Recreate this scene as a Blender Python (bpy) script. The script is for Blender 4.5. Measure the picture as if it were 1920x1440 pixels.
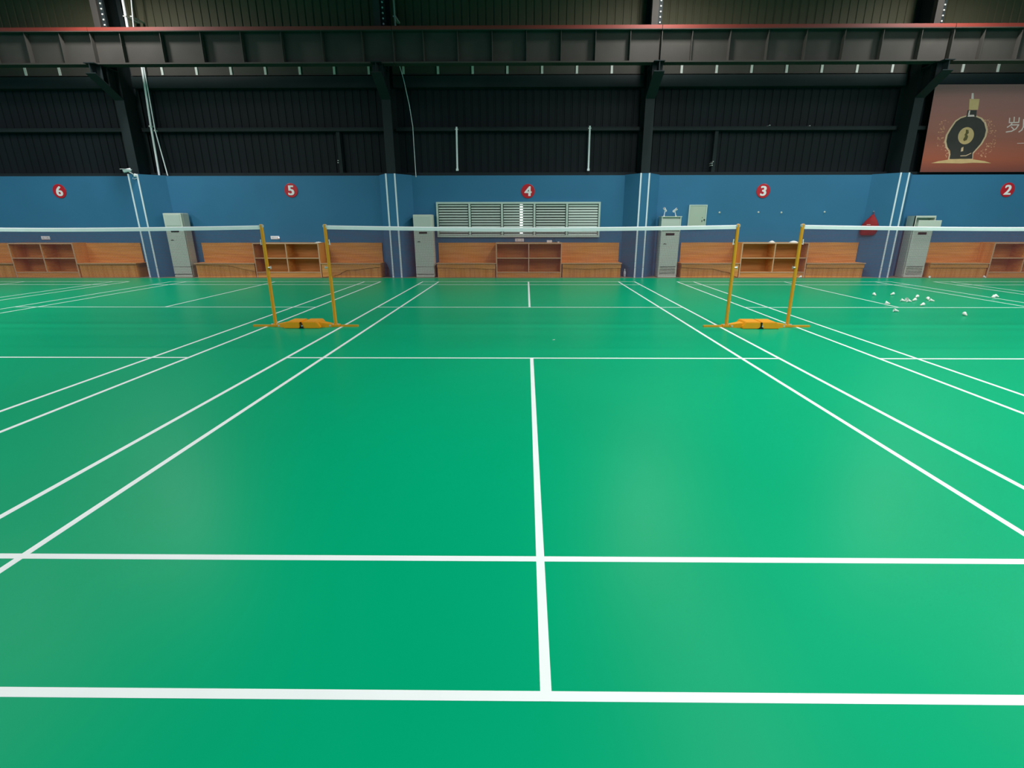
import bpy, bmesh, math, random
from mathutils import Vector, Matrix
random.seed(7)
WORD = {2: 'two', 3: 'three', 4: 'four', 5: 'five', 6: 'six'}
for o in list(bpy.data.objects): bpy.data.objects.remove(o)
scene = bpy.context.scene
C = scene.collection

# ------------------------------------------------------------------ camera
F, CAM, PITCH, YAW, ROLL, PPX = 950.67, Vector((-0.0734, -8.0388, 1.5693)), 0.30529, -0.01012, -0.00089, 16.46
fw = Vector((math.sin(YAW)*math.cos(PITCH), math.cos(YAW)*math.cos(PITCH), -math.sin(PITCH)))
rt0 = Vector((math.cos(YAW), -math.sin(YAW), 0)); up0 = rt0.cross(fw)
rt = rt0*math.cos(ROLL)+up0*math.sin(ROLL); up = up0*math.cos(ROLL)-rt0*math.sin(ROLL)
cd = bpy.data.cameras.new('camera'); cam = bpy.data.objects.new('camera', cd); C.objects.link(cam)
cam.matrix_world = Matrix(((rt.x, up.x, -fw.x, CAM.x), (rt.y, up.y, -fw.y, CAM.y), (rt.z, up.z, -fw.z, CAM.z), (0, 0, 0, 1)))
cd.sensor_fit = 'HORIZONTAL'; cd.sensor_width = 36; cd.lens = 36*F/1920; cd.shift_x = -PPX/1920
cd.clip_start = 0.05; cd.clip_end = 200
scene.camera = cam
def at(u, v, Y):                       # photo pixel -> point on the plane y = Y
    d = fw+rt*((u-960-PPX)/F)-up*((v-720)/F)
    return CAM+d*((Y-CAM.y)/d.y)
def atz(u, v, Z):                      # photo pixel -> point on the plane z = Z
    d = fw+rt*((u-960-PPX)/F)-up*((v-720)/F)
    return CAM+d*((Z-CAM.z)/d.z)

# ------------------------------------------------------------------ world, lamps, exposure
world = bpy.data.worlds.new('world'); scene.world = world; world.use_nodes = True
world.node_tree.nodes['Background'].inputs[0].default_value = (0.75, 0.85, 1, 1)
world.node_tree.nodes['Background'].inputs[1].default_value = 0.0
vs = scene.view_settings
vs.view_transform = 'Standard'; vs.look = 'None'; vs.gamma = 1; vs.use_curve_mapping = False; vs.exposure = 0.0
LAMP_Z = 7.3
# rows of hall lamps over the gaps between courts; the row between courts five and four is switched off
def hall_lamp(tagname, x, y, z, watts, sx, sy, spread):
    nm = 'hall_lamp_%s_offscreen' % tagname
    ld = bpy.data.lights.new(nm, 'AREA'); ld.shape = 'RECTANGLE'; ld.size = sx; ld.size_y = sy
    ld.energy = watts; ld.color = (1, 0.98, 0.94); ld.spread = math.radians(spread)
    lo = bpy.data.objects.new(nm, ld); C.objects.link(lo); lo.location = (x, y, z)
for row, x, k in (('a', -18.2, 1.0), ('b', -10.95, 1.1), ('c', 3.6, 1.0), ('d', 10.95, 1.0), ('e', 18.2, .9)):
    for n, (y, wt) in enumerate(((-10.2, 190), (-7.4, 190), (-4.6, 180), (-1.8, 150), (1.0, 100), (3.8, 68))):
        hall_lamp('%s%d' % (row, n+1), x, y, LAMP_Z, wt*k, .5, 1.4, 176)          # court lamps under the roof
    if row in 'bcd': hall_lamp(row+'_wall', x, 6.2, 7.9, 185*k, .4, .5, 180)      # last lamp of the row: its patch shows on girder and column

# ------------------------------------------------------------------ materials
def lin(c): c = c/255; return c/12.92 if c <= .04045 else ((c+.055)/1.055)**2.4
def rgb(r, g, b): return (lin(r), lin(g), lin(b), 1)
MATS = {}
def mat(name, col, rough=.5, metal=0., spec=.5, var=0., scale=(3, 3, 3), col2=None, bump=0., detail=4, emit=0):
    m = bpy.data.materials.new(name); m.use_nodes = True
    nt = m.node_tree; b = nt.nodes['Principled BSDF']
    b.inputs['Roughness'].default_value = rough; b.inputs['Metallic'].default_value = metal
    b.inputs['Specular IOR Level'].default_value = spec
    b.inputs['Base Color'].default_value = col
    tc = nt.nodes.new('ShaderNodeTexCoord'); mp = nt.nodes.new('ShaderNodeMapping'); mp.inputs['Scale'].default_value = scale
    nz = nt.nodes.new('ShaderNodeTexNoise'); nz.inputs['Scale'].default_value = 1; nz.inputs['Detail'].default_value = detail
    nt.links.new(tc.outputs['Object'], mp.inputs[0]); nt.links.new(mp.outputs[0], nz.inputs['Vector'])
    if var or col2:
        mx = nt.nodes.new('ShaderNodeMix'); mx.data_type = 'RGBA'
        c2 = col2 or tuple(list(c*(1-var) for c in col[:3])+[1])
        mx.inputs[6].default_value = col; mx.inputs[7].default_value = c2
        rp = nt.nodes.new('ShaderNodeMapRange'); rp.inputs[1].default_value = .35; rp.inputs[2].default_value = .65
        nt.links.new(nz.outputs['Fac'], rp.inputs[0]); nt.links.new(rp.outputs[0], mx.inputs[0])
        nt.links.new(mx.outputs[2], b.inputs['Base Color'])
    if bump:
        bp = nt.nodes.new('ShaderNodeBump'); bp.inputs['Strength'].default_value = bump; bp.inputs['Distance'].default_value = .01
        nt.links.new(nz.outputs['Fac'], bp.inputs['Height']); nt.links.new(bp.outputs[0], b.inputs['Normal'])
    if emit:
        b.inputs['Emission Color'].default_value = col; b.inputs['Emission Strength'].default_value = emit
    MATS[name] = m
    return m
mat('court_green', (0.0, 0.345, 0.158, 1), .34, spec=.04, var=.05, scale=(.5, .5, .5))
mat('line_white', rgb(232, 240, 240), .5, spec=.3, var=.03)
mat('concrete', rgb(128, 112, 98), .7, var=.2, scale=(2, 2, 2))
mat('blue_paint', (0.039, 0.176, 0.33, 1), .6, spec=.2, var=.06, scale=(.8, .8, .8))
mat('strip_white', rgb(225, 235, 245), .5, var=.03)
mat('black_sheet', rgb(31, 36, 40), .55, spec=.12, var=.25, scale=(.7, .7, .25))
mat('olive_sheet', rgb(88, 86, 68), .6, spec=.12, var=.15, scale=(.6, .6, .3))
mat('steel_dark', rgb(38, 46, 48), .55, spec=.15, var=.2, scale=(1, 1, .4))
mat('girder_grey', rgb(72, 69, 66), .6, spec=.12, var=.2, scale=(1, 1, 1))
mat('rail_red', rgb(132, 50, 40), .5, var=.3, scale=(.5, 2, 2))
mat('galvanised', rgb(205, 208, 205), .4, var=.1, scale=(8, 8, 8))
mat('wood_h', rgb(228, 160, 90), .5, spec=.35, col2=rgb(208, 136, 68), scale=(.9, 6, 16), bump=.03)
mat('wood_v', rgb(228, 160, 90), .5, spec=.35, col2=rgb(206, 134, 66), scale=(14, 6, .8), bump=.03)
mat('edge_band', rgb(216, 172, 138), .5, var=.06, scale=(6, 6, 6))
mat('ac_white', rgb(206, 212, 200), .4, var=.03, scale=(2, 2, 2))
mat('ac_panel', rgb(196, 204, 196), .42, var=.03, scale=(2, 2, 2))
mat('ac_grey', rgb(168, 172, 162), .45, var=.05)
mat('dark_slot', rgb(14, 20, 20), .35, var=.1)
mat('badge_grey', rgb(70, 76, 76), .4, var=.1)
mat('post_yellow', rgb(222, 152, 24), .38, spec=.5, var=.06, scale=(5, 5, 5))
mat('box_yellow', rgb(236, 160, 14), .4, spec=.5, var=.06, scale=(5, 5, 5))
mat('chrome', rgb(215, 218, 222), .3, metal=.4, var=.05)
mat('black_plastic', rgb(16, 16, 18), .4, var=.1)
mat('white_plastic', rgb(238, 240, 244), .4, var=.03)
mat('net_thread', rgb(108, 46, 64), .8, var=.15, scale=(20, 20, 20))
mat('tape_white', rgb(236, 240, 242), .7, var=.05, scale=(6, 6, 6))
mat('sign_red', rgb(196, 18, 34), .4, var=.05)
mat('digit_white', rgb(244, 240, 242), .5, var=.02)
mat('louver_frame', rgb(196, 212, 204), .45, var=.04)
mat('louver_slat', rgb(196, 212, 204), .45, var=.06)
mat('louver_back', rgb(84, 88, 86), .7, var=.2)
mat('daylight', (1, 1, 1, 1), .5, emit=2.2)
mat('cabinet_green', rgb(178, 192, 176), .45, var=.04)
mat('bag_red', rgb(160, 18, 28), .7, var=.3, scale=(9, 9, 9))
mat('feather', rgb(240, 242, 238), .7, var=.06, scale=(40, 40, 40))
mat('cork', rgb(236, 230, 214), .6, var=.06, scale=(40, 40, 40))
mat('bottle_clear', rgb(190, 205, 220), .15, var=.1, scale=(20, 20, 20))
mat('print_bottle', rgb(54, 48, 44), .6, var=.15, scale=(4, 4, 4))
mat('print_gold', rgb(222, 180, 128), .6, var=.1, scale=(6, 6, 6))
mat('print_olive', rgb(106, 88, 40), .6, var=.2, scale=(9, 9, 9))
mat('print_glow', rgb(232, 190, 156), .6, var=.15, scale=(5, 5, 5))
mat('print_splash', rgb(226, 154, 122), .6, var=.25, scale=(12, 12, 12))
mat('print_text', rgb(240, 210, 208), .6, var=.05)
mat('hall_wall', (0.03, 0.13, 0.29, 1), .6, var=.06)
mat('roof_dark', rgb(96, 98, 100), .7, var=.15)
# ground of the printed banner: plum brown above, warmer and then darker below
def banner_mat():
    m = mat('print_ground', rgb(140, 86, 80), .6)
    nt = m.node_tree; tc = nt.nodes.new('ShaderNodeTexCoord'); sp = nt.nodes.new('ShaderNodeSeparateXYZ')
    mr = nt.nodes.new('ShaderNodeMapRange'); mr.inputs[1].default_value = 3.0; mr.inputs[2].default_value = 5.4
    rp = nt.nodes.new('ShaderNodeValToRGB'); e = rp.color_ramp.elements
    e[0].position = 0; e[0].color = rgb(112, 54, 48); e[1].position = 1; e[1].color = rgb(164, 112, 112)
    n = rp.color_ramp.elements.new(.16); n.color = rgb(168, 82, 58)
    n = rp.color_ramp.elements.new(.5); n.color = rgb(168, 100, 88)
    nt.links.new(tc.outputs['Object'], sp.inputs[0]); nt.links.new(sp.outputs['Z'], mr.inputs[0])
    nt.links.new(mr.outputs[0], rp.inputs[0]); nt.links.new(rp.outputs[0], nt.nodes['Principled BSDF'].inputs['Base Color'])
banner_mat()

# ------------------------------------------------------------------ mesh helpers
def box(bm, x0, x1, y0, y1, z0, z1, bev=0.):
    vs_ = [bm.verts.new(p) for p in ((x0,y0,z0),(x1,y0,z0),(x1,y1,z0),(x0,y1,z0),(x0,y0,z1),(x1,y0,z1),(x1,y1,z1),(x0,y1,z1))]
    fs = [bm.faces.new([vs_[i] for i in q]) for q in ((3,2,1,0),(4,5,6,7),(0,1,5,4),(1,2,6,5),(2,3,7,6),(3,0,4,7))]
    if bev:
        es = set(e for f in fs for e in f.edges)
        bmesh.ops.bevel(bm, geom=list(es), offset=bev, segments=2, affect='EDGES', profile=.6)
def prism(bm, pts, h0, h1, axis='z'):
    def P(a, b, h): return {'z': (a, b, h), 'y': (a, h, b), 'x': (h, a, b)}[axis]
    a = [bm.verts.new(P(p[0], p[1], h0)) for p in pts]; b = [bm.verts.new(P(p[0], p[1], h1)) for p in pts]
    n = len(pts)
    bm.faces.new(a[::-1]); bm.faces.new(b)
    for i in range(n): bm.faces.new((a[i], a[(i+1) % n], b[(i+1) % n], b[i]))
def tube(bm, pts, r, n=10, cap=True):
    pts = [Vector(p) for p in pts]; rings = []
    rs = r if isinstance(r, (list, tuple)) else [r]*len(pts)
    for i, p in enumerate(pts):
        d = (pts[min(i+1, len(pts)-1)]-pts[max(i-1, 0)]).normalized()
        a = d.cross(Vector((0, 0, 1)) if abs(d.z) < .9 else Vector((1, 0, 0))).normalized(); b = d.cross(a)
        rings.append([bm.verts.new(p+(a*math.cos(t)+b*math.sin(t))*rs[i]) for t in (2*math.pi*k/n for k in range(n))])
    for A, B in zip(rings, rings[1:]):
        for k in range(n): bm.faces.new((A[k], A[(k+1) % n], B[(k+1) % n], B[k]))
    if cap: bm.faces.new(rings[0][::-1]); bm.faces.new(rings[-1])
def lathe(bm, prof, n=16):                        # (r, z) pairs
    rings = []
    for r, z in prof: rings.append([bm.verts.new((r*math.cos(2*math.pi*k/n), r*math.sin(2*math.pi*k/n), z)) for k in range(n)])
    for A, B in zip(rings, rings[1:]):
        for k in range(n): bm.faces.new((A[k], A[(k+1) % n], B[(k+1) % n], B[k]))
    bm.faces.new(rings[0][::-1]); bm.faces.new(rings[-1])
def mesh(name, fn, m, smooth=False):
    bm = bmesh.new(); fn(bm)
    bmesh.ops.recalc_face_normals(bm, faces=bm.faces)
    me = bpy.data.meshes.new(name); bm.to_mesh(me); bm.free()
    me.materials.append(MATS[m])
    if smooth:
        for p in me.polygons: p.use_smooth = True
        try: me.set_sharp_from_angle(angle=math.radians(40))
        except Exception: pass
    return me
def link(name, me, parent=None, loc=(0, 0, 0), rot=(0, 0, 0)):
    o = bpy.data.objects.new(name, me); C.objects.link(o); o.location = loc; o.rotation_euler = rot
    if parent: o.parent = parent
    return o
def part(name, fn, m, parent=None, loc=(0, 0, 0), rot=(0, 0, 0), smooth=False):
    return link(name, mesh(name, fn, m, smooth), parent, loc, rot)
def bpart(name, b, m, parent=None, bev=0., loc=(0, 0, 0)):
    return part(name, lambda bm: box(bm, *b, bev), m, parent, loc)
def tag(o, label, cat, group=None):
    o['label'] = label; o['category'] = cat
    if group: o['group'] = group
    return o
def thing(name, label, cat, loc=(0, 0, 0), group=None, rot=(0, 0, 0)):
    o = bpy.data.objects.new(name, None); C.objects.link(o); o.location = loc; o.rotation_euler = rot
    o.empty_display_size = .1
    return tag(o, label, cat, group)
def copy_tree(o, parent=None):
    c = o.copy(); C.objects.link(c)
    if parent: c.parent = parent
    for ch in o.children: copy_tree(ch, c)
    return c
def struct(name, fn, m):
    o = part(name, fn, m); o['kind'] = 'structure'; return o

# ------------------------------------------------------------------ setting
W, FRONT, MAT_Y = 8.45, 7.95, 7.72           # back wall face, pilaster face, edge of the green mat
HX, Y0, TOP = 22.0, -11.5, 9.6
SP = 7.2724                                   # court spacing
floor = struct('floor', lambda bm: box(bm, -HX, HX, Y0, 9.0, -.2, -.004), 'concrete')
smat = bpart('sports_mat', (-HX, HX, Y0, MAT_Y, -.004, 0), 'court_green', floor)
# painted court lines, courts six 5 4 3 2 (centres -2..2)
LW, LH = .04, .0012
side_me = mesh('court_line', lambda bm: box(bm, -LW/2, LW/2, -6.7, 6.7, 0, LH), 'line_white')
cross_me = mesh('court_line', lambda bm: box(bm, -3.05, 3.05, -LW/2, LW/2, 0, LH*.8), 'line_white')
mid_me = mesh('court_line', lambda bm: box(bm, -LW/2, LW/2, -2.36, 2.36, 0, LH*.9), 'line_white')
for ci in range(-2, 3):
    cx = ci*SP
    for x in (-3.03, -2.57, 2.57, 3.03): link('court_line', side_me, smat, (cx+x, 0, 0))
    for y in (-6.68, -5.92, -2.0, 2.0, 5.92, 6.68): link('court_line', cross_me, smat, (cx, y, 0))
    for y in (-4.34, 4.34): link('court_line', mid_me, smat, (cx, y, 0))
WT = 2.975
p0, p1 = at(818, 379, W), at(1123, 444.5, W)
wx0, wx1, wz0, wz1 = p0.x, p1.x, p1.z, p0.z          # louvred window opening
def wall_mesh(bm):
    a, b, c, d = wx0+.03, wx1-.03, wz0+.03, wz1-.03
    for q in ((-HX, a, -.004, WT), (b, HX, -.004, WT), (a, b, -.004, c), (a, b, d, WT)): box(bm, q[0], q[1], W, W+.22, q[2], q[3])
wall = struct('wall_back', wall_mesh, 'blue_paint')
struct('wall_left', lambda bm: box(bm, -HX-.2, -HX, Y0, 9.0, -.2, TOP), 'hall_wall')
struct('wall_right', lambda bm: box(bm, HX, HX+.2, Y0, 9.0, -.2, TOP), 'hall_wall')
struct('wall_front', lambda bm: box(bm, -HX-.2, HX+.2, Y0-.2, Y0, -.2, TOP), 'hall_wall')
struct('ceiling', lambda bm: box(bm, -HX-.2, HX+.2, Y0-.2, 9.2, TOP, TOP+.2), 'roof_dark')
# pilasters: splayed blue boxes around the columns with white corner strips
PIL = [(-11.812, -11.511, -12.10, -11.02), (-4.207, -3.91, -4.52, -3.533), (3.264, 3.544, 2.908, 3.95), (10.79, 11.067, 10.30, 11.5)]
for a, b, wl, wr in PIL:
    p = part('pilaster', lambda bm: prism(bm, [(wl, W+.001), (a, FRONT), (b, FRONT), (wr, W+.001)], -.003, WT+.012), 'blue_paint', wall)
    for x in (a, b-.036):
        bpart('edge_strip', (x-.004, x+.040, FRONT-.012, FRONT+.002, .30, WT+.016), 'strip_white', p)
        bpart('edge_strip', (x-.004, x+.040, FRONT-.014, FRONT+.002, -.003, .295), 'strip_white', p)
# black profiled cladding above the blue wall, one sheet per bay and tier
SHEET = 8.78
def sheet(bm, x0, x1, z0, z1, pitch=.228):
    xs, x = [], x0
    while x < x1-.01:
        for dx, y in ((0, 0), (.165, 0), (.176, .02), (.214, .02)):
            if x+dx < x1: xs.append((x+dx, SHEET+y))
        x += pitch
    xs.append((x1, SHEET))
    lo = [bm.verts.new((x, y, z0)) for x, y in xs]; hi = [bm.verts.new((x, y, z1)) for x, y in xs]
    for i in range(len(xs)-1): bm.faces.new((lo[i], lo[i+1], hi[i+1], hi[i]))
    r = bmesh.ops.extrude_face_region(bm, geom=bm.faces[:])
    bmesh.ops.translate(bm, vec=(0, .012, 0), verts=[v for v in r['geom'] if isinstance(v, bmesh.types.BMVert)])
COLX = [-19.2]+[(p[0]+p[1])/2+.015 for p in PIL]+[18.4]
edges = [-HX]+COLX[1:5]+[HX]
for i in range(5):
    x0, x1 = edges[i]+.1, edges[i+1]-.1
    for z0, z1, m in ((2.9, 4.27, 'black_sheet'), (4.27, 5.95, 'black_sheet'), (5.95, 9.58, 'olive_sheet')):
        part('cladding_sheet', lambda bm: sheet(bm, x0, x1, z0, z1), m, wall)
    g = bpart('wall_rail', (x0, x1, 8.56, 8.79, 4.215, 4.30), 'steel_dark', wall)
    bpart('rail_lip', (x0, x1, 8.55, 8.60, 4.30, 4.315), 'steel_dark', g)
    bpart('wall_rail', (x0, x1, 8.58, 8.79, 2.96, 3.07), 'steel_dark', wall)
    bpart('wall_rail', (x0, x1, 8.55, 8.79, 5.36, 5.66), 'steel_dark', wall)
    # grey channel under the girder with light clips
    ch = bpart('wall_beam', (x0, x1, 8.60, 8.80, 5.70, 5.98), 'girder_grey', wall)
    bpart('beam_lip', (x0, x1, 8.575, 8.602, 5.688, 5.702), 'girder_grey', ch)
    n0 = math.ceil((x0-4.38)/1.0)
    clip_x = [4.38+k*1.0 for k in range(n0, n0+12) if 4.38+k*1.0 < x1]
    for cx in clip_x:
        bpart('clip', (cx-.032, cx+.032, 8.575, 8.602, 5.70, 5.96), 'galvanised', ch)
for u, v0, v1 in ((632, 243, 322), (1345, 245, 322)):
    p = at(u, v0, 8.6); bpart('wall_mullion', (p.x-.05, p.x+.05, 8.62, 8.79, 3.0, 4.25), 'steel_dark', wall)
for u, v in ((634, 301), (634, 305), (1335, 306), (1335, 310), (1443, 235), (1518, 236), (1337, 303)):
    p = at(u, v, 8.58)
    part('bolt', lambda bm: tube(bm, ((0, -.01, 0), (0, .22, 0)), .014, 8), 'galvanised', wall, loc=(p.x, 8.57, p.z))
# steel columns with crane brackets
for k, cx in enumerate(COLX[1:5]):
    def hsec(bm):
        box(bm, cx-.13, cx+.13, 8.02, 8.04, 2.9, 9.55); box(bm, cx-.13, cx+.13, 8.70, 8.72, 2.9, 9.55); box(bm, cx-.008, cx+.008, 8.04, 8.70, 2.9, 9.55)
    col = part('steel_column', hsec, 'steel_dark', wall)
    def br(bm):
        prism(bm, [(8.03, 4.95), (8.03, 5.66), (7.18, 5.66), (7.18, 5.42)], cx-.01, cx+.01, 'x')
        prism(bm, [(8.03, 4.95), (8.03, 4.93), (7.17, 5.40), (7.17, 5.42)], cx-.14, cx+.14, 'x')
        box(bm, cx-.14, cx+.14, 7.17, 8.03, 5.64, 5.66)
        box(bm, cx-.14, cx+.14, 7.40, 7.42, 5.30, 5.64); box(bm, cx-.14, cx+.14, 7.60, 7.62, 5.2, 5.64)
    part('crane_bracket', br, 'steel_dark', col)
    bpart('upper_post', (cx-.14, cx+.03, 7.88, 8.03, 6.1, 9.55), 'girder_grey', col)
    bpart('splice_plate', (cx+.04, cx+.15, 7.95, 8.03, 6.1, 9.55), 'steel_dark', col)
    for j in range(12):
        part('bolt', lambda bm: lathe(bm, ((.026, 0), (.026, .014), (.018, .024)), 6), 'galvanised', col, loc=(cx+.10, 7.951, 6.62+.125*j), rot=(math.pi/2, 0, 0))
# crane girders, one per bay
stiff_me = mesh('stiffener', lambda bm: box(bm, -.007, .007, 7.36, 7.496, 5.695, 6.40), 'girder_grey')
joints = [-18.8, -11.60, -3.60, 3.46, 11.02, 18.4]
for i in range(5):
    x0, x1 = joints[i]+.006, joints[i+1]-.006
    num = 6-i
    g = thing('crane_girder', 'dark steel crane girder with plate stiffeners in the bay above the number %s sign' % WORD[num], 'girder', ((x0+x1)/2, 7.5, 5.68), 'crane girders along the back wall')
    off = (-(x0+x1)/2, -7.5, -5.68)
    bpart('web', (x0, x1, 7.494, 7.506, 5.69, 6.41), 'girder_grey', g, loc=off)
    bpart('bottom_flange', (x0, x1, 7.355, 7.645, 5.66, 5.695), 'girder_grey', g, loc=off)
    bpart('top_flange', (x0, x1, 7.33, 7.67, 6.40, 6.42), 'girder_grey', g, loc=off)
    r = bpart('rail', (x0, x1, 7.33, 7.60, 6.42, 6.49), 'rail_red', g, loc=off)
    bpart('rail_edge', (x0, x1, 7.34, 7.40, 6.488, 6.505), 'rail_red', r)
    L = x1-x0
    for j in range(7):
        link('stiffener', stiff_me, g, (off[0]+x0+.80+(L-1.6)*j/6, off[1], off[2]))
    bpart('end_plate', (x0, x0+.02, 7.36, 7.64, 5.68, 6.41), 'girder_grey', g, loc=off)

# ------------------------------------------------------------------ louvred window
win = struct('window_1', lambda bm: box(bm, wx0+.028, wx1-.028, W+.20, W+.215, wz0+.028, wz1-.028), 'louver_back')
win['label'] = 'long pale green louvred vent window of five slatted panels below the number four'
for b in ((wx0, wx1, wz1-.055, wz1), (wx0, wx1, wz0, wz0+.055), (wx0, wx0+.055, wz0+.055, wz1-.055), (wx1-.055, wx1, wz0+.055, wz1-.055)):
    bpart('window_frame', (b[0], b[1], W-.075, W, b[2], b[3]), 'louver_frame', win)
secw = (wx1-wx0-.04)/5
for k in range(1, 5):
    x = wx0+.02+secw*k; bpart('mullion', (x-.03, x+.03, W-.07, W, wz0+.05, wz1-.05), 'louver_frame', win)
NS = 12; ph = (wz1-wz0-.11)/NS
slat_me = mesh('slat', lambda bm: prism(bm, [(-.024, -.024), (-.020, -.026), (.014, .019), (.010, .021)], -(secw-.10)/2, (secw-.10)/2, 'x'), 'louver_slat')
for k in range(5):
    for j in range(NS):
        s = link('slat', slat_me, win, (wx0+.02+secw*(k+.5), W-.03, wz0+.055+ph*(j+.42)))
        tl = (.0, .0, .05, -.05, .28)[k]
        s.rotation_euler.x = tl
pd = at(977.5, 400, W+.2)
bpart('daylight_gap', (pd.x-.045, pd.x+.045, W+.194, W+.201, wz0+.06, wz1-.06), 'daylight', win)

# ------------------------------------------------------------------ number signs
def digit_mesh(ch):
    cu = bpy.data.curves.new('digit', 'FONT'); cu.body = ch; cu.size = .385; cu.offset = .006; cu.extrude = .004
    cu.align_x = 'CENTER'; cu.align_y = 'CENTER'
    o = bpy.data.objects.new('tmp', cu); C.objects.link(o)
    dg = bpy.context.evaluated_depsgraph_get(); me = bpy.data.meshes.new_from_object(o.evaluated_get(dg))
    bpy.data.objects.remove(o); bpy.data.curves.remove(cu)
    xs = [v.co.x for v in me.vertices]; ys = [v.co.y for v in me.vertices]
    ox, oy = (min(xs)+max(xs))/2, (min(ys)+max(ys))/2
    for v in me.vertices: v.co.x = (v.co.x-ox)*1.08; v.co.y -= oy
    bm = bmesh.new()
    for k in (-1, 0, 1):                              # three close strikes make the numeral bold
        n = len(bm.verts); bm.from_mesh(me); bm.verts.ensure_lookup_table()
        for v in bm.verts[n:]: v.co.x += .009*k; v.co.z += .0006*k
    bm.to_mesh(me); bm.free()
    me.materials.clear(); me.materials.append(MATS['digit_white'])
    return me
disc_me = mesh('disc', lambda bm: lathe(bm, ((.205, 0), (.205, .012), (.198, .016)), 40), 'sign_red')
for ch, u, v in (('6', 112, 358.5), ('5', 546, 357), ('4', 990, 358.5), ('3', 1431, 358), ('2', 1889, 356)):
    p = at(u, v, W)
    t = thing('number_sign', 'red round wall sign with a white number %s' % WORD[int(ch)], 'sign', (p.x, W+.001, p.z), 'court number signs', (math.pi/2, 0, 0))
    link('disc', disc_me, t); link('digit', digit_mesh(ch), t, (0, 0, .017))

# ------------------------------------------------------------------ shelves and benches
BF = 7.93
def shelf(x0, x1, num):
    cx = (x0+x1)/2; w = x1-x0; h = 1.03; d = W-BF
    t = thing('shelf_cabinet', 'open wooden shelf unit with four compartments under the number %s sign' % WORD[num], 'shelf', (cx, BF, 0), 'open shelf cabinets between the benches')
    for s in (-1, 1):
        x = s*(w/2-.015)
        q = bpart('side_panel', (x-.015, x+.015, .004, d, 0, h-.03), 'wood_v', t)
        bpart('edge_band', (x-.016, x+.016, 0, .005, 0, h-.03), 'edge_band', q)
    q = bpart('top_panel', (-w/2, w/2, .004, d, h-.03, h), 'wood_h', t); bpart('edge_band', (-w/2, w/2, 0, .005, h-.031, h+.001), 'edge_band', q)
    q = bpart('bottom_panel', (-w/2+.03, w/2-.03, .004, d, .14, .165), 'wood_h', t); bpart('edge_band', (-w/2+.03, w/2-.03, 0, .005, .14, .166), 'edge_band', q)
    bpart('plinth', (-w/2+.03, w/2-.03, .012, .03, 0, .14), 'wood_h', t)
    q = bpart('middle_shelf', (-w/2+.03, w/2-.03, .004, d-.02, .565, .59), 'wood_h', t); bpart('edge_band', (-w/2+.03, w/2-.03, 0, .005, .564, .591), 'edge_band', q)
    q = bpart('divider', (-.0125, .0125, .006, d-.02, .165, h-.03), 'wood_h', t); bpart('edge_band', (-.014, .014, .001, .007, .165, h-.03), 'edge_band', q)
    bpart('back_panel', (-w/2+.03, w/2-.03, d-.02, d-.002, .14, h-.03), 'wood_h', t)
    return t
SH = {6: (-15.99, -13.98), 5: (-8.44, -6.41), 4: (-.99, 1.02), 3: (6.475, 8.495), 2: (14.05, 16.06)}
for n, (a, b) in SH.items(): shelf(a, b, n)
def bench(x0, x1, back0, back1, num, side, curve):
    """curve: apron depth below the seat at fractions along the bench"""
    cx = (x0+x1)/2; d = W-BF-.002; hw = (x1-x0)/2; sh = .43
    t = thing('bench', 'wooden bench with high backboard standing %s of the shelf below number %s' % (side, WORD[num]), 'bench', (cx, BF-.02, 0), 'wooden benches along the blue wall')
    bpart('seat', (-hw, hw, 0, d+.02, sh-.022, sh), 'wood_h', t)
    bpart('seat_edge', (-hw, hw, -.004, .002, sh-.023, sh+.001), 'edge_band', t)
    bpart('front_panel', (-hw+.03, hw-.03, .045, .063, 0, sh-.022), 'wood_v', t)
    pts = [(-hw+.02, sh-.022)]
    N = 20; low = []
    for i in range(N+1):
        f = i/N
        for (fa, da), (fb, db) in zip(curve, curve[1:]):
            if fa <= f <= fb: 
                g = (f-fa)/(fb-fa); g = g*g*(3-2*g); dd = da+(db-da)*g; break
        low.append((-hw+.02+(2*hw-.04)*f, sh-.022-dd))
    part('apron', lambda bm: prism(bm, pts+low+[(hw-.02, sh-.022)], .02, .044, 'y'), 'wood_h', t)
    for s in (-1, 1): bpart('end_panel', (s*(hw-.03)-.01, s*(hw-.03)+.01, .0635, d+.018, 0, sh-.022), 'wood_v', t)
    bpart('backboard', (back0-cx, back1-cx, d-.005, d+.019, sh, 1.02), 'wood_h', t)
flat = [(0, .12), (1, .12)]
bench(-2.83, -.995, -2.82, -.995, 4, 'left', [(0, .115), (.5, .13), (1, .155)])
bench(1.025, 2.865, 1.025, 2.84, 4, 'right', [(0, .125), (.45, .15), (1, .12)])
bench(-10.33, -8.445, -10.30, -8.445, 5, 'left', [(0, .03), (.5, .05), (1, .21)])
bench(-6.405, -4.55, -6.405, -4.60, 5, 'right', [(0, .40), (.2, .36), (.45, .19), (1, .10)])
bench(4.68, 6.47, 4.77, 6.47, 3, 'left', [(0, .11), (.5, .14), (.8, .24), (1, .40)])
bench(8.50, 10.29, 8.50, 10.28, 3, 'right', flat)
bench(-13.975, -12.13, -13.975, -12.24, 6, 'right', [(0, .03), (1, .03)])
bench(-17.9, -15.995, -17.9, -15.995, 6, 'left', [(0, .03), (1, .03)])
bench(12.25, 14.045, 12.25, 14.045, 2, 'left', flat)

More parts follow.
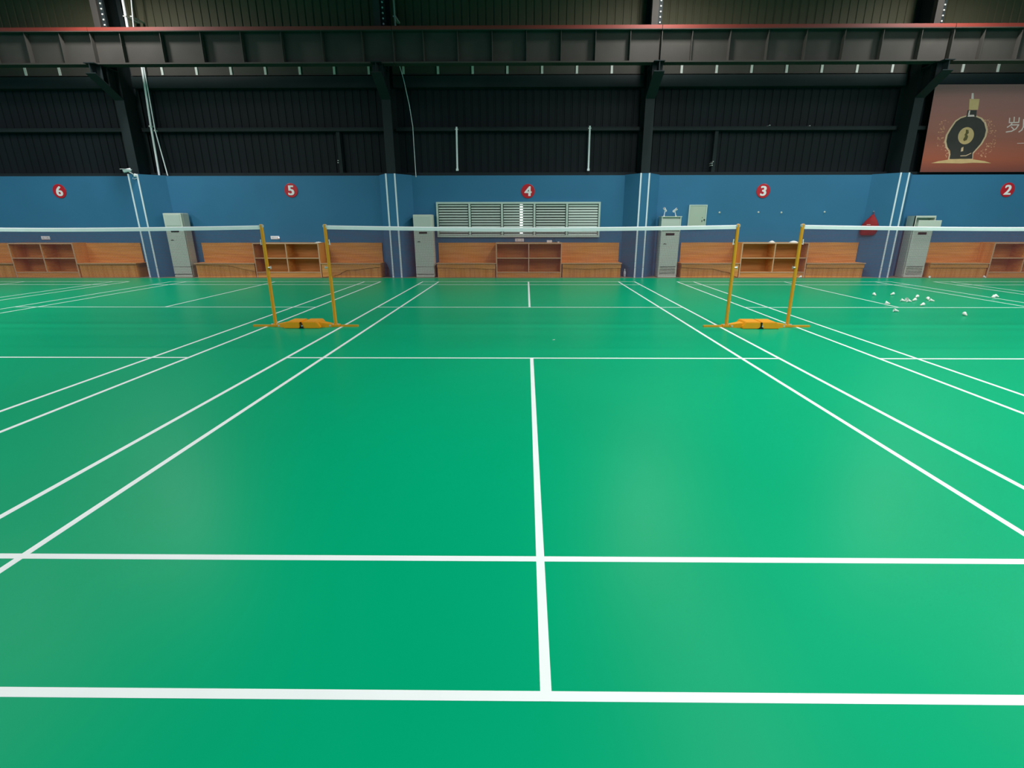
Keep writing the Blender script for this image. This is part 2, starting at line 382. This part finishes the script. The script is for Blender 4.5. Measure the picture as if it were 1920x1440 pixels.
# ------------------------------------------------------------------ floor standing air conditioners
def aircon(x0, x1, h, kind, label):
    cx = (x0+x1)/2; w = x1-x0; hw = w/2; Yf = 8.0; d = .36
    t = thing('air_conditioner', label, 'air conditioner', (cx, Yf, 0), 'floor standing air conditioners')
    def body_mesh(bm):
        if kind != 'flap': box(bm, -hw, hw, .06, d, 0, h, .02); return
        box(bm, -hw, hw, .06, d, 0, h-.40); box(bm, -hw, hw, .22, d, h-.40, h)     # open outlet chamber behind the flap
        box(bm, -hw, hw, .0, .22, h-.03, h)
        for sx in (-1, 1): box(bm, sx*(hw-.01)-.01, sx*(hw-.01)+.01, .0, .22, h-.40, h-.03)
    part('body', body_mesh, 'ac_white', t)
    bpart('base', (-hw+.01, hw-.01, .0, .1, 0, .07), 'ac_white', t, bev=.005)
    if kind == 'panel':
        bpart('lower_panel', (-hw+.01, hw-.01, 0, .065, .095, .30), 'ac_panel', t, bev=.008)
        fp = bpart('front_panel', (-hw+.01, hw-.01, 0, .065, .31, h-.44), 'ac_panel', t, bev=.008)
        op = bpart('outlet_panel', (-hw+.01, hw-.01, 0, .065, h-.425, h-.005), 'ac_white', t, bev=.01)
        bpart('outlet_flap', (-hw+.06, hw-.06, -.008, .01, h-.37, h-.05), 'ac_panel', op, bev=.006)
    else:
        fp = bpart('front_panel', (-hw+.01, hw-.01, 0, .065, .32, h-.42), 'ac_panel', t, bev=.006)
        gr = bpart('intake_grille', (-hw+.01, hw-.01, .055, .062, .075, .315), 'ac_panel', t)
        for b in ((-hw+.01, -hw+.055), (hw-.055, hw-.01)): bpart('grille_frame', (b[0], b[1], 0, .062, .07, .318), 'ac_white', gr)
        for j in range(6):
            bpart('slat', (-hw+.05, hw-.05, .0, .022, .085+.038*j, .105+.038*j), 'ac_white', gr)
        if kind == 'grille':
            bpart('outlet_panel', (-hw+.03, hw-.03, .0, .065, h-.40, h-.06), 'ac_panel', t, bev=.01)
            bpart('top_lip', (-hw-.015, hw+.015, -.02, d, h-.012, h+.012), 'ac_white', t, bev=.004)
            for s in (-1, 1): bpart('outlet_frame', (s*(hw-.015)-.015, s*(hw-.015)+.015, -.005, .065, h-.42, h-.012), 'ac_white', t)
        else:
            op = bpart('outlet_back', (-hw+.02, hw-.02, .205, .221, h-.40, h-.03), 'ac_panel', t)
            bpart('outlet_frame', (-hw, hw, -.005, .05, h-.055, h), 'ac_white', op, bev=.005)
            for s in (-1, 1): bpart('outlet_frame', (s*(hw-.015)-.015, s*(hw-.015)+.015, -.005, .05, h-.40, h-.05), 'ac_white', op)
            part('open_flap', lambda bm: (box(bm, -hw+.02, hw+.10, -.13, -.10, -.085, .105, .012), box(bm, -hw+.05, -hw+.07, -.11, .02, -.06, .02), box(bm, hw-.07, hw-.05, -.11, .02, -.06, .02)), 'ac_white', t, loc=(0, 0, h-.235))
    bpart('display', (-.125, .125, -.003, .01, h-.555, h-.50) if kind == 'panel' else (-.135, .125, -.003, .01, h-.54, h-.47), 'dark_slot', fp)
    if kind != 'flap':
        part('badge', lambda bm: (box(bm, -hw+.10, -hw+.20, -.003, .01, h-.80, h-.785), box(bm, -hw+.13, -hw+.165, -.003, .01, h-.787, h-.77)), 'badge_grey', fp)
    return t
aircon(-11.06, -10.49, 1.90, 'panel', 'tall white floor air conditioner beside the bench left of the number five shelf')
aircon(-3.49, -2.91, 1.85, 'panel', 'tall white floor air conditioner between the pilaster and the louvred window')
aircon(4.0, 4.585, 1.78, 'grille', 'tall grey white air conditioner with bottom grille and two small heads on top')
aircon(11.56, 12.16, 1.80, 'flap', 'tall grey white air conditioner with its top outlet flap open')
# two small adjustable heads on top of the third unit
for u0, v0, u1, v1, hd, lb in ((1245, 404, 1247, 394, -1, 'small white swivel head on a stem tilted to the left on air conditioner top'), (1267.5, 404, 1265, 395, 1, 'small white swivel head on a stem tilted to the right on air conditioner top')):
    a = at(u0, v0, 8.15); b = at(u1, v1, 8.15)
    t = thing('swivel_head', lb, 'swivel head', (a.x, 8.15, 1.793), 'swivel heads on the air conditioner')
    bb = Vector((b.x-a.x, 0, b.z-1.79))
    part('stem', lambda bm: tube(bm, ((0, 0, 0), bb), .013, 8), 'white_plastic', t)
    part('foot', lambda bm: lathe(bm, ((.03, 0), (.03, .01), (.015, .018)), 12), 'white_plastic', t)
    e = bb+Vector((.045*hd, -.06, .05)); s = bb-Vector((.03*hd, -.03, .03))
    hdo = part('head', lambda bm: tube(bm, (s, e), .034, 12), 'white_plastic', t)
    dv = (e-s).normalized()
    part('lens', lambda bm: tube(bm, (e-dv*.002, e+dv*.004), .022, 12), 'badge_grey', hdo)

# ------------------------------------------------------------------ things on the wall
a, b = at(1292, 384, W), at(1326, 384, W); z0 = at(1290, 426, W).z
t = thing('wall_cabinet', 'pale green metal wall cabinet with a small black lock beside the air conditioner', 'wall cabinet', ((a.x+b.x)/2, W, z0))
hw, h = (b.x-a.x)/2, a.z-z0
bpart('box_body', (-hw, hw, -.03, .001, 0, h), 'cabinet_green', t)
for q in ((-hw, hw, h-.03, h), (-hw, hw, 0, .03), (-hw, -hw+.03, .03, h-.03), (hw-.03, hw, .03, h-.03)):
    bpart('frame', (q[0], q[1], -.045, -.03, q[2], q[3]), 'louver_frame', t)
dr = bpart('door', (-hw+.036, hw-.036, -.04, -.03, .036, h-.036), 'cabinet_green', t)
bpart('lock', (hw-.075, hw-.035, -.058, -.04, .20, .235), 'black_plastic', dr)
bpart('keyhole', (hw-.135, hw-.118, -.046, -.04, .155, .21), 'black_plastic', dr)
bpart('handle', (hw-.13, hw-.115, -.046, -.04, .27, .29), 'badge_grey', dr)
for (u, v, lb, k) in ((86, 446, 'white double wall socket above the number six shelf', 0), (516, 445.5, 'white wall socket with a bright indicator above the number five shelf', 1), (974, 450, 'white wall socket plate just below the louvred window', 2)):
    p = at(u, v, W)
    t = thing('wall_socket', lb, 'socket', (p.x, W, p.z), 'white sockets on the blue wall')
    pl = bpart('plate', (-.135, .135, -.014, .001, -.05, .05), 'white_plastic', t, bev=.004)
    for s in (-.068, .068):
        bpart('insert', (s-.05, s+.05, -.018, -.013, -.035, .035), 'strip_white', pl)
        bpart('hole', (s-.012, s-.006, -.0185, -.0175, -.012, .012), 'badge_grey', pl)
        bpart('hole', (s+.006, s+.012, -.0185, -.0175, -.012, .012), 'badge_grey', pl)
    if k == 1:
        part('plug', lambda bm: tube(bm, ((.09, -.014, 0), (.09, -.06, 0)), [.038, .03], 12), 'white_plastic', pl)
        part('indicator', lambda bm: tube(bm, ((.125, -.018, 0), (.125, -.03, 0)), .016, 10), 'daylight', pl)
for u, v in ((1349, 398.5), (1422, 398), (1465, 398.5), (1546, 397.5)):
    p = at(u, v, W)
    part_ = part('wall_peg', lambda bm: lathe(bm, ((.028, 0), (.028, .006), (.012, .012), (.012, .018), (.018, .022), (.016, .028)), 12), 'ac_white', None, (p.x, W+.001, p.z), (math.pi/2, 0, 0))
    tag(part_, 'small round white peg in the blue wall below the number three', 'peg', 'pegs in the blue wall')
# red bag hung on the splayed side of the pilaster
p = at(1630, 418, 8.28)
t = thing('red_bag', 'red cloth bag hanging on the dark blue pilaster side', 'bag', (p.x, 8.28, 1.24))
def bag(bm):
    prof = [(0, .20, .05), (.06, .25, .075), (.18, .27, .085), (.30, .25, .08), (.42, .18, .06), (.52, .09, .04), (.60, .035, .022)]
    rings = []
    for z, rx, ry in prof:
        rings.append([bm.verts.new((rx*.85*math.cos(q)+.10*(z/.6)*.6, ry*math.sin(q)*(1+.15*math.sin(5*q+z*9)), z)) for q in (2*math.pi*k/20 for k in range(20))])
    for A, B in zip(rings, rings[1:]):
        for k in range(20): bm.faces.new((A[k], A[(k+1) % 20], B[(k+1) % 20], B[k]))
    bm.faces.new(rings[0][::-1]); bm.faces.new(rings[-1])
bgo = part('pouch', bag, 'bag_red', t, smooth=True, rot=(0, 0, math.radians(-38)))
part('cord', lambda bm: tube(bm, ((.05, -.05, .58), (.06, 0, .68), (.08, .02, .70), (.07, -.02, .58)), .008, 6), 'bag_red', t)
part('hook', lambda bm: tube(bm, ((.06, -.02, .69), (.07, .14, .69)), .009, 8), 'galvanised', t)
bpart('label_patch', (-.05, .05, -.092, -.08, .30, .315), 'print_text', bgo)
# cctv on the pilaster top
p = at(242, 320, FRONT)
t = thing('cctv_camera', 'small white wall camera at the top of the pilaster between numbers six and five', 'camera', (p.x+.1, FRONT, p.z-.15))
part('mount', lambda bm: lathe(bm, ((.05, 0), (.05, .02), (.03, .05)), 14), 'white_plastic', t, rot=(math.pi/2, 0, 0), loc=(.06, .001, .02))
part('arm', lambda bm: tube(bm, ((.06, -.03, .02), (.02, -.10, .08), (-.05, -.12, .12)), .014, 8), 'white_plastic', t)
bd = part('housing', lambda bm: tube(bm, ((.02, -.08, .17), (-.14, -.19, .12)), [.045, .048], 12), 'white_plastic', t)
part('hood', lambda bm: prism(bm, [(-.19, -.24), (-.10, -.27), (.06, -.09), (-.01, -.05)], .168, .178), 'white_plastic', bd)
part('lens', lambda bm: tube(bm, ((-.138, -.188, .121), (-.148, -.196, .117)), .034, 12), 'badge_grey', bd)
part('cable', lambda bm: tube(bm, ((.12, -.012, .0), (.10, -.02, -.06), (.03, -.02, -.08), (-.03, -.015, -.07), (-.02, .001, -.03)), .007, 6), 'white_plastic', t)
# white poles, conduits and hanging cable in front of the cladding
for u0, v0, u1, v1, lb in ((856, 238, 857.5, 319, 'upright white pole on the black cladding above the left part of the louvred window'), (1106, 236, 1103, 319, 'upright white pole on the black cladding above the right part of the louvred window')):
    a = at(u0, v0, 8.545); b = at(u1, v1, 8.545)
    t = thing('white_pole', lb, 'pole', (b.x, 8.545, b.z), 'white poles on the cladding')
    part('tube', lambda bm: tube(bm, ((0, 0, 0), (a.x-b.x, 0, a.z-b.z)), .028, 10), 'white_plastic', t)
    bpart('foot', (-.035, .035, -.03, .04, -.02, .04), 'white_plastic', t)
    bpart('bracket', (-.045+a.x-b.x, .045+a.x-b.x, -.02, .03, a.z-b.z-.08, a.z-b.z-.05), 'galvanised', t)
for pl, r, lb in ((((265, 118, 8.50), (283, 237, 8.50), (299, 330, 8.50)), .03, 'thick white conduit pipe slanting down beside the column right of number six'), (((268.5, 118, 8.50), (291, 245, 8.50), (314.6, 329.5, 8.50)), .016, 'thin white conduit pipe slanting down beside the column right of number six')):
    P = [at(*q) for q in pl]; b = P[-1]
    t = thing('conduit_pipe', lb, 'pipe', b, 'white conduits')
    part('pipe', lambda bm: tube(bm, [q-b for q in P], r, 10), 'white_plastic', t)
    for q in (P[1]-b,): bpart('pipe_clip', (q.x-r-.012, q.x+r+.012, q.y-r-.006, q.y+r+.06, q.z-.02, q.z+.02), 'galvanised', t)
for u0, u1, r, lb in ((228, 239.5, .035, 'white pipe above the crane girder beside the column right of number six'), (245, 250.5, .016, 'thin white rod above the crane girder beside the column right of number six'), (737, 741, .028, 'grey white pipe above the crane girder beside the column right of number five')):
    a, b = at(u0, -12, 8.3), at(u1, 52, 8.3)
    t = thing('upper_pipe', lb, 'pipe', (b.x, 8.3, b.z), 'pipes above the crane girder')
    part('pipe', lambda bm: tube(bm, ((0, 0, 0), (a.x-b.x, 0, a.z-b.z), (a.x-b.x, 0, 9.6-b.z)), r, 10), 'white_plastic' if r != .028 else 'ac_grey', t)
    bpart('pipe_clip', (-r-.01, r+.01, -r-.005, .479, .25, .28), 'galvanised', t)
P = [at(*q) for q in ((748, 120, 8.5), (757, 150, 8.5), (768, 200, 8.54), (774, 238, 8.54), (776.5, 280, 8.54), (779, 318, 8.54), (780, 332, 8.44))]
tag(part('hanging_cable', lambda bm: tube(bm, P, .011, 8), 'white_plastic'), 'thin white cable hanging down the cladding right of the second column', 'cable')
# bulbs of the small items
p = at(1030, 453, 8.2)
t = thing('adapter_box', 'small white box with a cable lying on top of the number four shelf', 'box', (p.x, 8.2, 1.03))
bpart('case', (-.08, .08, -.05, .05, 0, .07), 'white_plastic', t, bev=.008)
part('cable', lambda bm: tube(bm, ((.07, 0, .04), (.12, .0, .10), (.17, .02, .11), (.18, .03, .04), (.2, .03, .008), (.27, 0, .008)), .006, 6), 'black_plastic', t)
bpart('cable_plug', (.25, .31, -.02, .02, 0, .025), 'white_plastic', t, bev=.004)
def cloth(bm, w, d, h):
    N = 10; V = []
    for i in range(N+1):
        for j in range(N+1):
            x = (i/N-.5)*w; y = (j/N-.5)*d
            e = max(0, (1-(2*i/N-1)**2)*(1-(2*j/N-1)**2))
            V.append(bm.verts.new((x*(1-.1*e), y, h*e**.6*(.7+.3*math.sin(i*1.7+j*1.1)))))
    for i in range(N):
        for j in range(N):
            q = i*(N+1)+j; bm.faces.new((V[q], V[q+1], V[q+N+2], V[q+N+1]))
    r = bmesh.ops.extrude_face_region(bm, geom=bm.faces[:])
    bmesh.ops.translate(bm, vec=(0, 0, .006), verts=[v for v in r['geom'] if isinstance(v, bmesh.types.BMVert)])
for u, v, w, h, lb in ((1447, 454, .15, .055, 'small crumpled white cloth on top of the number three shelf'), (1488, 454, .24, .05, 'long white cloth lying at the end of the number three shelf top'), (597, 454, .18, .03, 'thin white cloth lying on the number five shelf top')):
    p = at(u, v, 8.1)
    tag(part('white_cloth', lambda bm: cloth(bm, w, .16, h), 'feather', None, (p.x, 8.1, 1.031), smooth=True), lb, 'cloth', 'white cloths on the shelf tops')
# water bottle on the floor
p = at(1169.5, 519, 8.12)
t = thing('water_bottle', 'clear water bottle standing on the floor beside the number four bench', 'bottle', (p.x+.02, 8.12, -.004))
part('bottle_body', lambda bm: lathe(bm, ((.03, 0), (.034, .006), (.034, .07), (.031, .08), (.034, .09), (.034, .15), (.03, .175), (.014, .205), (.014, .22)), 16), 'bottle_clear', t, smooth=True)
part('cap', lambda bm: lathe(bm, ((.016, .218), (.016, .24), (.014, .242)), 14), 'white_plastic', t)
part('wrapper', lambda bm: lathe(bm, ((.0348, .095), (.0348, .145)), 16), 'strip_white', t)

# ------------------------------------------------------------------ advertising banner
BY = 8.44
def b7(x, y): q = at(1720+x/7.58, 140+y/7.58, BY); return (q.x, q.z)
bz0, bz1 = 3.045, 5.36
bl = [(at(1725, 322, BY).x, bz0), (18.1, bz0), (18.1, bz1), (at(1755, 155, BY).x, bz1)]
ban = thing('advert_banner', 'brown red wall banner printed with a dark round bottle in a golden glow', 'banner')
part('banner_sheet', lambda bm: prism(bm, bl, BY, BY+.012, 'y'), 'print_ground', ban)
bpart('banner_hanger', (bl[0][0]+.2, 18.0, BY+.011, BY+.34, 5.26, 5.30), 'steel_dark', ban)
bpart('banner_hanger', (bl[0][0]+.2, 18.0, BY+.011, BY+.34, 3.08, 3.12), 'steel_dark', ban)
def pr(name, pts, m, lay, world_pts=False):
    pts = pts if world_pts else [b7(*q) for q in pts]
    return part(name, lambda bm: prism(bm, pts, BY-.0012*lay, BY+.001, 'y'), m, ban)
body = [(700, 595), (620, 620), (550, 668), (480, 770), (430, 860), (412, 950), (428, 1030), (465, 1080), (470, 1130), (455, 1200), (780, 1195), (785, 1110), (830, 1060), (900, 980), (955, 880), (975, 790), (950, 690), (900, 630), (830, 600)]
cxb, cyb = 690, 890
pr('bottle_halo', [(cxb+(x-cxb)*1.10, cyb+(y-cyb)*1.06) for x, y in body], 'print_glow', 1)
pr('bottle_picture', body, 'print_bottle', 2)
pr('bottle_neck', [(715, 505), (845, 505), (835, 598), (695, 598)], 'print_bottle', 2)
pr('neck_shine', [(735, 510), (752, 510), (740, 570), (718, 570)], 'print_text', 3)
pr('neck_ring', [(722, 572), (805, 570), (812, 596), (712, 598)], 'print_text', 3)
pr('bottle_cap', [(742, 345), (885, 345), (860, 500), (733, 500)], 'print_gold', 2)
pr('cap_tip', [(772, 262), (800, 262), (800, 346), (766, 346)], 'print_text', 2)
pr('bottle_label', [(690+113*math.cos(t)+.0*t, 868+120*math.sin(t)-22*math.cos(t)) for t in (2*math.pi*k/32 for k in range(32))], 'print_gold', 3)
pr('label_emblem', [(690, 780), (725, 785), (730, 830), (705, 850), (720, 880), (700, 930), (660, 945), (650, 920), (675, 880), (670, 850), (685, 830)], 'print_olive', 4)
pr('body_shine', [(625, 1040), (655, 1025), (650, 1085), (615, 1095)], 'print_glow', 3)
pr('body_curve', [(610, 1150), (690, 1145), (765, 1110), (765, 1120), (690, 1158), (610, 1160)], 'print_glow', 3)
pr('ground_glow', [(195, 1258), (300, 1230), (450, 1205), (620, 1196), (800, 1205), (950, 1228), (1050, 1258), (800, 1252), (620, 1262), (400, 1258)], 'print_gold', 3)
rs = random.Random(3)
def splash(bm):
    for k in range(150):
        sd = rs.choice((-1, 1)); q = rs.uniform(-.75, 1.05); rad = rs.uniform(1.08, 1.5)
        x = cxb+sd*math.cos(q)*290*rad; y = cyb-20+math.sin(q)*300*rad*.9
        if y > 1190 or y < 600: continue
        r = rs.uniform(3, 11); an = rs.uniform(0, 3)
        prism(bm, [b7(x+r*(1.6 if j % 2 else .7)*math.cos(an+j*math.pi/3), y+r*math.sin(an+j*math.pi/3)) for j in range(6)], BY-.0008-.00001*k, BY+.001, 'y')
so = part('gold_splash', splash, 'print_splash', ban); so['kind'] = 'stuff'
def strokes(bm, ss, w=15):
    dz = 0
    for s in ss:
        for (xa, ya), (xb, yb) in zip(s, s[1:]):
            d = Vector((xb-xa, yb-ya)); L = d.length; d /= L; n = Vector((-d.y, d.x))*w/2; e = d*w*.35
            q = [(xa-e.x+n.x, ya-e.y+n.y), (xb+e.x+n.x, yb+e.y+n.y), (xb+e.x-n.x, yb+e.y-n.y), (xa-e.x-n.x, ya-e.y-n.y)]
            dz += .00012; prism(bm, [b7(*z) for z in q], BY-.0024-dz, BY+.0005-dz, 'y')
part('printed_character', lambda bm: strokes(bm, [[(1312, 618), (1306, 682), (1440, 678)], [(1448, 612), (1440, 678)], [(1378, 604), (1372, 680)], [(1345, 694), (1318, 722), (1278, 748)], [(1325, 716), (1440, 712), (1402, 768), (1340, 803), (1262, 815)], [(1335, 742), (1365, 772)]]), 'print_text', ban)
part('printed_character', lambda bm: strokes(bm, [[(1510, 640), (1505, 740), (1485, 785), (1442, 814)], [(1510, 640), (1610, 634), (1604, 812), (1580, 800)], [(1510, 692), (1606, 688)], [(1508, 745), (1606, 740)]]), 'print_text', ban)
part('printed_rule', lambda bm: strokes(bm, [[(1420, 976), (1750, 966)]], 7), 'print_text', ban)

# ------------------------------------------------------------------ net posts on shared stands
def stand(cx, label, joined):
    t = thing('net_post_stand', label, 'net posts', (cx, 0, 0), 'yellow double net post stands')
    for s in (-1, 1):
        gap = .004 if joined else .022
        def wb(bm):
            a, b2, c2 = gap, .235, .285
            pf = [(a, 0), (c2, 0), (c2, .03), (b2, .105), (a, .105)]
            prism(bm, [(s*x, z) for x, z in pf], -.17, .15, 'y')
            bmesh.ops.bevel(bm, geom=bm.edges[:], offset=.008, segments=2, affect='EDGES')
        bx = part('weight_box', wb, 'box_yellow', t)
        def arm(bm):
            for x, hw_, h in ((.25, .065, .075), (.42, .04, .05)): pass
            A = [(.235, -.10, .0), (.235, .07, .0), (.235, .07, .085), (.235, -.10, .085)]; B = [(.44, -.05, .0), (.44, .03, .0), (.44, .03, .05), (.44, -.05, .05)]
            va = [bm.verts.new((s*x, y, z)) for x, y, z in A]; vb = [bm.verts.new((s*x, y, z)) for x, y, z in B]
            bm.faces.new(va); bm.faces.new(vb[::-1])
            for i in range(4): bm.faces.new((va[i], va[(i+1) % 4], vb[(i+1) % 4], vb[i]))
        am = part('arm', arm, 'box_yellow', t)
        part('bolt', lambda bm: tube(bm, ((s*.41, -.062, .025), (s*.41, -.045, .025)), .016, 8), 'chrome', am)
        bpart('foot_rod', tuple(sorted((s*.42, s*.845)))+(-.018, .018, 0, .028), 'post_yellow', t)
        ft = part('post_foot', lambda bm: box(bm, s*.49-.06, s*.49+.06, -.045, .045, 0, .04, .006), 'post_yellow', t)
        part('bolt', lambda bm: lathe(bm, ((.012, .04), (.012, .055)), 6), 'chrome', ft, loc=(s*.49-.04, -.03, 0))
        part('bolt', lambda bm: lathe(bm, ((.012, .04), (.012, .055)), 6), 'chrome', ft, loc=(s*.49+.04, -.03, 0))
        ps = part('post', lambda bm: tube(bm, ((s*.485, 0, .03), (s*.485, 0, 1.555)), .0255, 16), 'post_yellow', t, smooth=True)
        part('post_cap', lambda bm: tube(bm, ((s*.485, 0, 1.55), (s*.485, 0, 1.572)), [.028, .023], 14), 'post_yellow', ps)
        part('pulley', lambda bm: tube(bm, ((s*.485+s*.0, -.02, 1.545), (s*.485, .02, 1.545)), .03, 12), 'chrome', ps)
        part('winch_knob', lambda bm: tube(bm, ((s*.485-s*.02, -.01, .93), (s*.485-s*.055, -.015, .93), (s*.485-s*.06, -.015, .93)), [.012, .014, .026], 10), 'chrome', ps)
        part('cord_cleat', lambda bm: tube(bm, ((s*.485+s*.022, 0, 1.28), (s*.485+s*.045, 0, 1.27), (s*.485+s*.04, 0, 1.35)), .008, 6), 'white_plastic', ps)
    lt = part('latch', lambda bm: prism(bm, [(-.052, .002), (.04, .002), (.034, .016), (.012, .03), (.02, .05), (.008, .066), (.016, .085), (.008, .102), (-.012, .104), (-.018, .088), (-.008, .068), (-.012, .04), (-.026, .018)], -.178, -.166, 'y'), 'black_plastic', t)
    part('latch_pin', lambda bm: tube(bm, ((.016, -.186, .045), (.016, -.17, .045)), .011, 10), 'chrome', lt)
    return t
GX = (-3.615, 3.608)
stand(GX[0], 'yellow net post stand whose two weight boxes stand apart, between courts five and four', False)
stand(GX[1], 'yellow net post stand whose two weight boxes touch, between courts four and three', True)
stand(-10.9, 'yellow net post stand between courts six and five', False)
stand(10.9, 'yellow net post stand between courts three and two', True)

# ------------------------------------------------------------------ nets
def net(x0, x1, num):
    cx = (x0+x1)/2; hw = (x1-x0)/2
    ztop = lambda x: 1.522+.033*(abs(x)/hw)**1.7
    t = thing('badminton_net', 'badminton net with white top tape strung across the court facing number %s' % WORD[num], 'net', (cx, 0, 0), 'badminton nets')
    N = 32
    def tape(bm):
        r = []
        for i in range(N+1):
            x = -hw+2*hw*i/N; z = ztop(x)
            r.append([bm.verts.new((x, y, zz)) for y, zz in ((-.006, z-.057), (-.008, z-.01), (0, z), (.008, z-.01), (.006, z-.057))])
        for A, B in zip(r, r[1:]):
            for k in range(5): bm.faces.new((A[k], A[(k+1) % 5], B[(k+1) % 5], B[k]))
        bm.faces.new(r[0]); bm.faces.new(r[-1][::-1])
    part('top_tape', tape, 'tape_white', t)
    TW = .0014; P = .0135
    def ribbon(bm, pts, vert):
        r = []
        for x, z in pts:
            if vert: q = ((x-TW, 0, z), (x, -TW, z), (x+TW, 0, z), (x, TW, z))
            else: q = ((x, 0, z-TW), (x, -TW, z), (x, 0, z+TW), (x, TW, z))
            r.append([bm.verts.new(w) for w in q])
        for A, B in zip(r, r[1:]):
            for k in range(4): bm.faces.new((A[k], A[(k+1) % 4], B[(k+1) % 4], B[k]))
    def mesh_(bm):
        n = int(2*hw/P)
        for i in range(n+1):
            x = -hw+2*hw*i/n; z = ztop(x)-.054
            ribbon(bm, ((x, z), (x, z-.69)), True)
        for j in range(52):
            ribbon(bm, [(-hw+2*hw*i/16, ztop(-hw+2*hw*i/16)-.054-.69*j/51) for i in range(17)], False)
    mo = part('net_mesh', mesh_, 'net_thread', t); mo['kind'] = 'stuff'
    for s in (-1, 1):
        part('side_cord', lambda bm: tube(bm, ((s*hw, 0, ztop(hw)), (s*hw, 0, ztop(hw)-.76)), .004, 6), 'net_thread', t)
    return t
net(GX[0]+.507, GX[1]-.507, 4)
net(-10.9+.507, GX[0]-.507, 5)
net(GX[1]+.507, 10.9-.507, 3)

# ------------------------------------------------------------------ shuttlecocks
def skirt(bm):
    n = 16
    for k in range(n):
        a = 2*math.pi*k/n
        def P(r, z, da): return bm.verts.new((r*math.cos(a+da), r*math.sin(a+da), z))
        lo = [P(.013, .02, -.12), P(.013, .02, .12)]; md = [P(.022, .05, -.20), P(.022, .05, .20)]
        hi = [P(.033, .082, -.22), P(.033, .082, .22)]; tip = P(.034, .087, 0)
        bm.faces.new((lo[0], lo[1], md[1], md[0])); bm.faces.new((md[0], md[1], hi[1], hi[0])); bm.faces.new((hi[0], hi[1], tip))
    r = bmesh.ops.extrude_face_region(bm, geom=bm.faces[:])
    for v in r['geom']:
        if isinstance(v, bmesh.types.BMVert):
            q = Vector((v.co.x, v.co.y, 0)).normalized()*.0008; v.co -= q
    for rr, z in ((.017, .033), (.021, .047)):
        rg = [[bm.verts.new(((rr+d)*math.cos(2*math.pi*k/16), (rr+d)*math.sin(2*math.pi*k/16), z+e)) for k in range(16)] for d, e in ((0, -.002), (.002, 0), (0, .002))]
        for A, B in zip(rg, rg[1:]):
            for k in range(16): bm.faces.new((A[k], A[(k+1) % 16], B[(k+1) % 16], B[k]))
skirt_me = mesh('feather_skirt', skirt, 'feather')
cork_me = mesh('cork_tip', lambda bm: lathe(bm, ((.003, -.0005), (.008, .001), (.0115, .005), (.0135, .011), (.0135, .024)), 16), 'cork', True)
def shuttle(u, v, yaw, label, group=None, upright=False, xy=None, z=0.0, tilt=0):
    p = atz(u, v, .03) if xy is None else Vector((xy[0], xy[1], 0))
    t = thing('shuttlecock', label, 'shuttlecock', (p.x, p.y, z), group)
    piv = math.radians(90)-math.atan((.034-.0135)/(.087-.011))     # lying: rim and cork on the floor
    for nm, me in (('cork_tip', cork_me), ('feather_skirt', skirt_me)):
        o = link(nm, me, t)
        if upright:
            M = Matrix.Translation((0, 0, .0875)) @ Matrix.Rotation(math.pi, 4, 'X')
        else:
            # axis along +x after tilting about y, lowest point on the ground
            th = math.atan((.034-.0135)/(.087-.011))
            M = Matrix.Rotation(yaw, 4, 'Z') @ Matrix.Translation((-.045, 0, .0135+.002)) @ Matrix.Rotation(-th-tilt, 4, 'Y') @ Matrix.Rotation(math.pi/2, 4, 'Y') @ Matrix.Translation((0, 0, -.002))
        o.matrix_local = M
    return t
R_ = math.radians
G = 'shuttlecocks scattered on the court below number three'
PILE = 'white feather shuttlecock lying in the loose heap on the court below number three'
shuttle(1640, 552, R_(90), 'round end-on shuttlecock lying alone beyond the loose heap near the centre line', G)
shuttle(1673, 551, R_(10), 'white shuttlecock with its cork pointing at the centre line, beyond the loose heap', G)
shuttle(1693, 563, R_(150), PILE, G); shuttle(1702, 561, R_(200), PILE, G); shuttle(1714, 562, R_(20), PILE, G)
shuttle(1719, 556, R_(35), PILE, G); shuttle(1705, 564, R_(165), PILE, G)
shuttle(1740, 560, R_(60), 'white shuttlecock leaning beside another just right of the loose heap', G)
shuttle(1747, 563, R_(155), 'white shuttlecock cork outward beside another just right of the loose heap', G)
shuttle(1664, 568, R_(140), 'white shuttlecock lying on the centre line of the court below number three', G)
shuttle(1680, 582, R_(160), 'white shuttlecock just on the net side of the far short service line', G)
shuttle(1729, 571, R_(15), 'white shuttlecock close to the far short service line beside the loose heap', G)
shuttle(1810, 589, R_(80), 'white shuttlecock alone on the net side of the far short service line, seen end on', G)
shuttle(1862, 556, R_(20), 'white shuttlecock of a pair lying on the outer sideline below number two', G)
shuttle(1869, 555, R_(100), 'white shuttlecock of a pair lying on the outer sideline below number two', G)
shuttle(0, 0, R_(60), 'white shuttlecock at the foot of the air conditioner with the open flap', G, xy=(12.12, 7.66))
shuttle(0, 0, R_(90), 'white shuttlecock against the front of the bench left of the number two shelf', G, xy=(13.86, 7.76))
shuttle(0, 0, R_(10), 'white shuttlecock against the plinth of the number three shelf', G, xy=(8.30, 7.80))
p = atz(1039, 637, 0)
def fth(bm):
    prism(bm, [(-.012, -.003), (.0, -.008), (.016, -.002), (.014, .004), (0, .007), (-.012, .003)], .0002, .003)
    tube(bm, ((-.03, 0, .0016), (.01, 0, .0026)), .0014, 6)
tag(part('loose_feather', fth, 'feather', None, (p.x, p.y, 0), (0, 0, .6)), 'tiny loose white feather on the green floor before the net', 'feather')
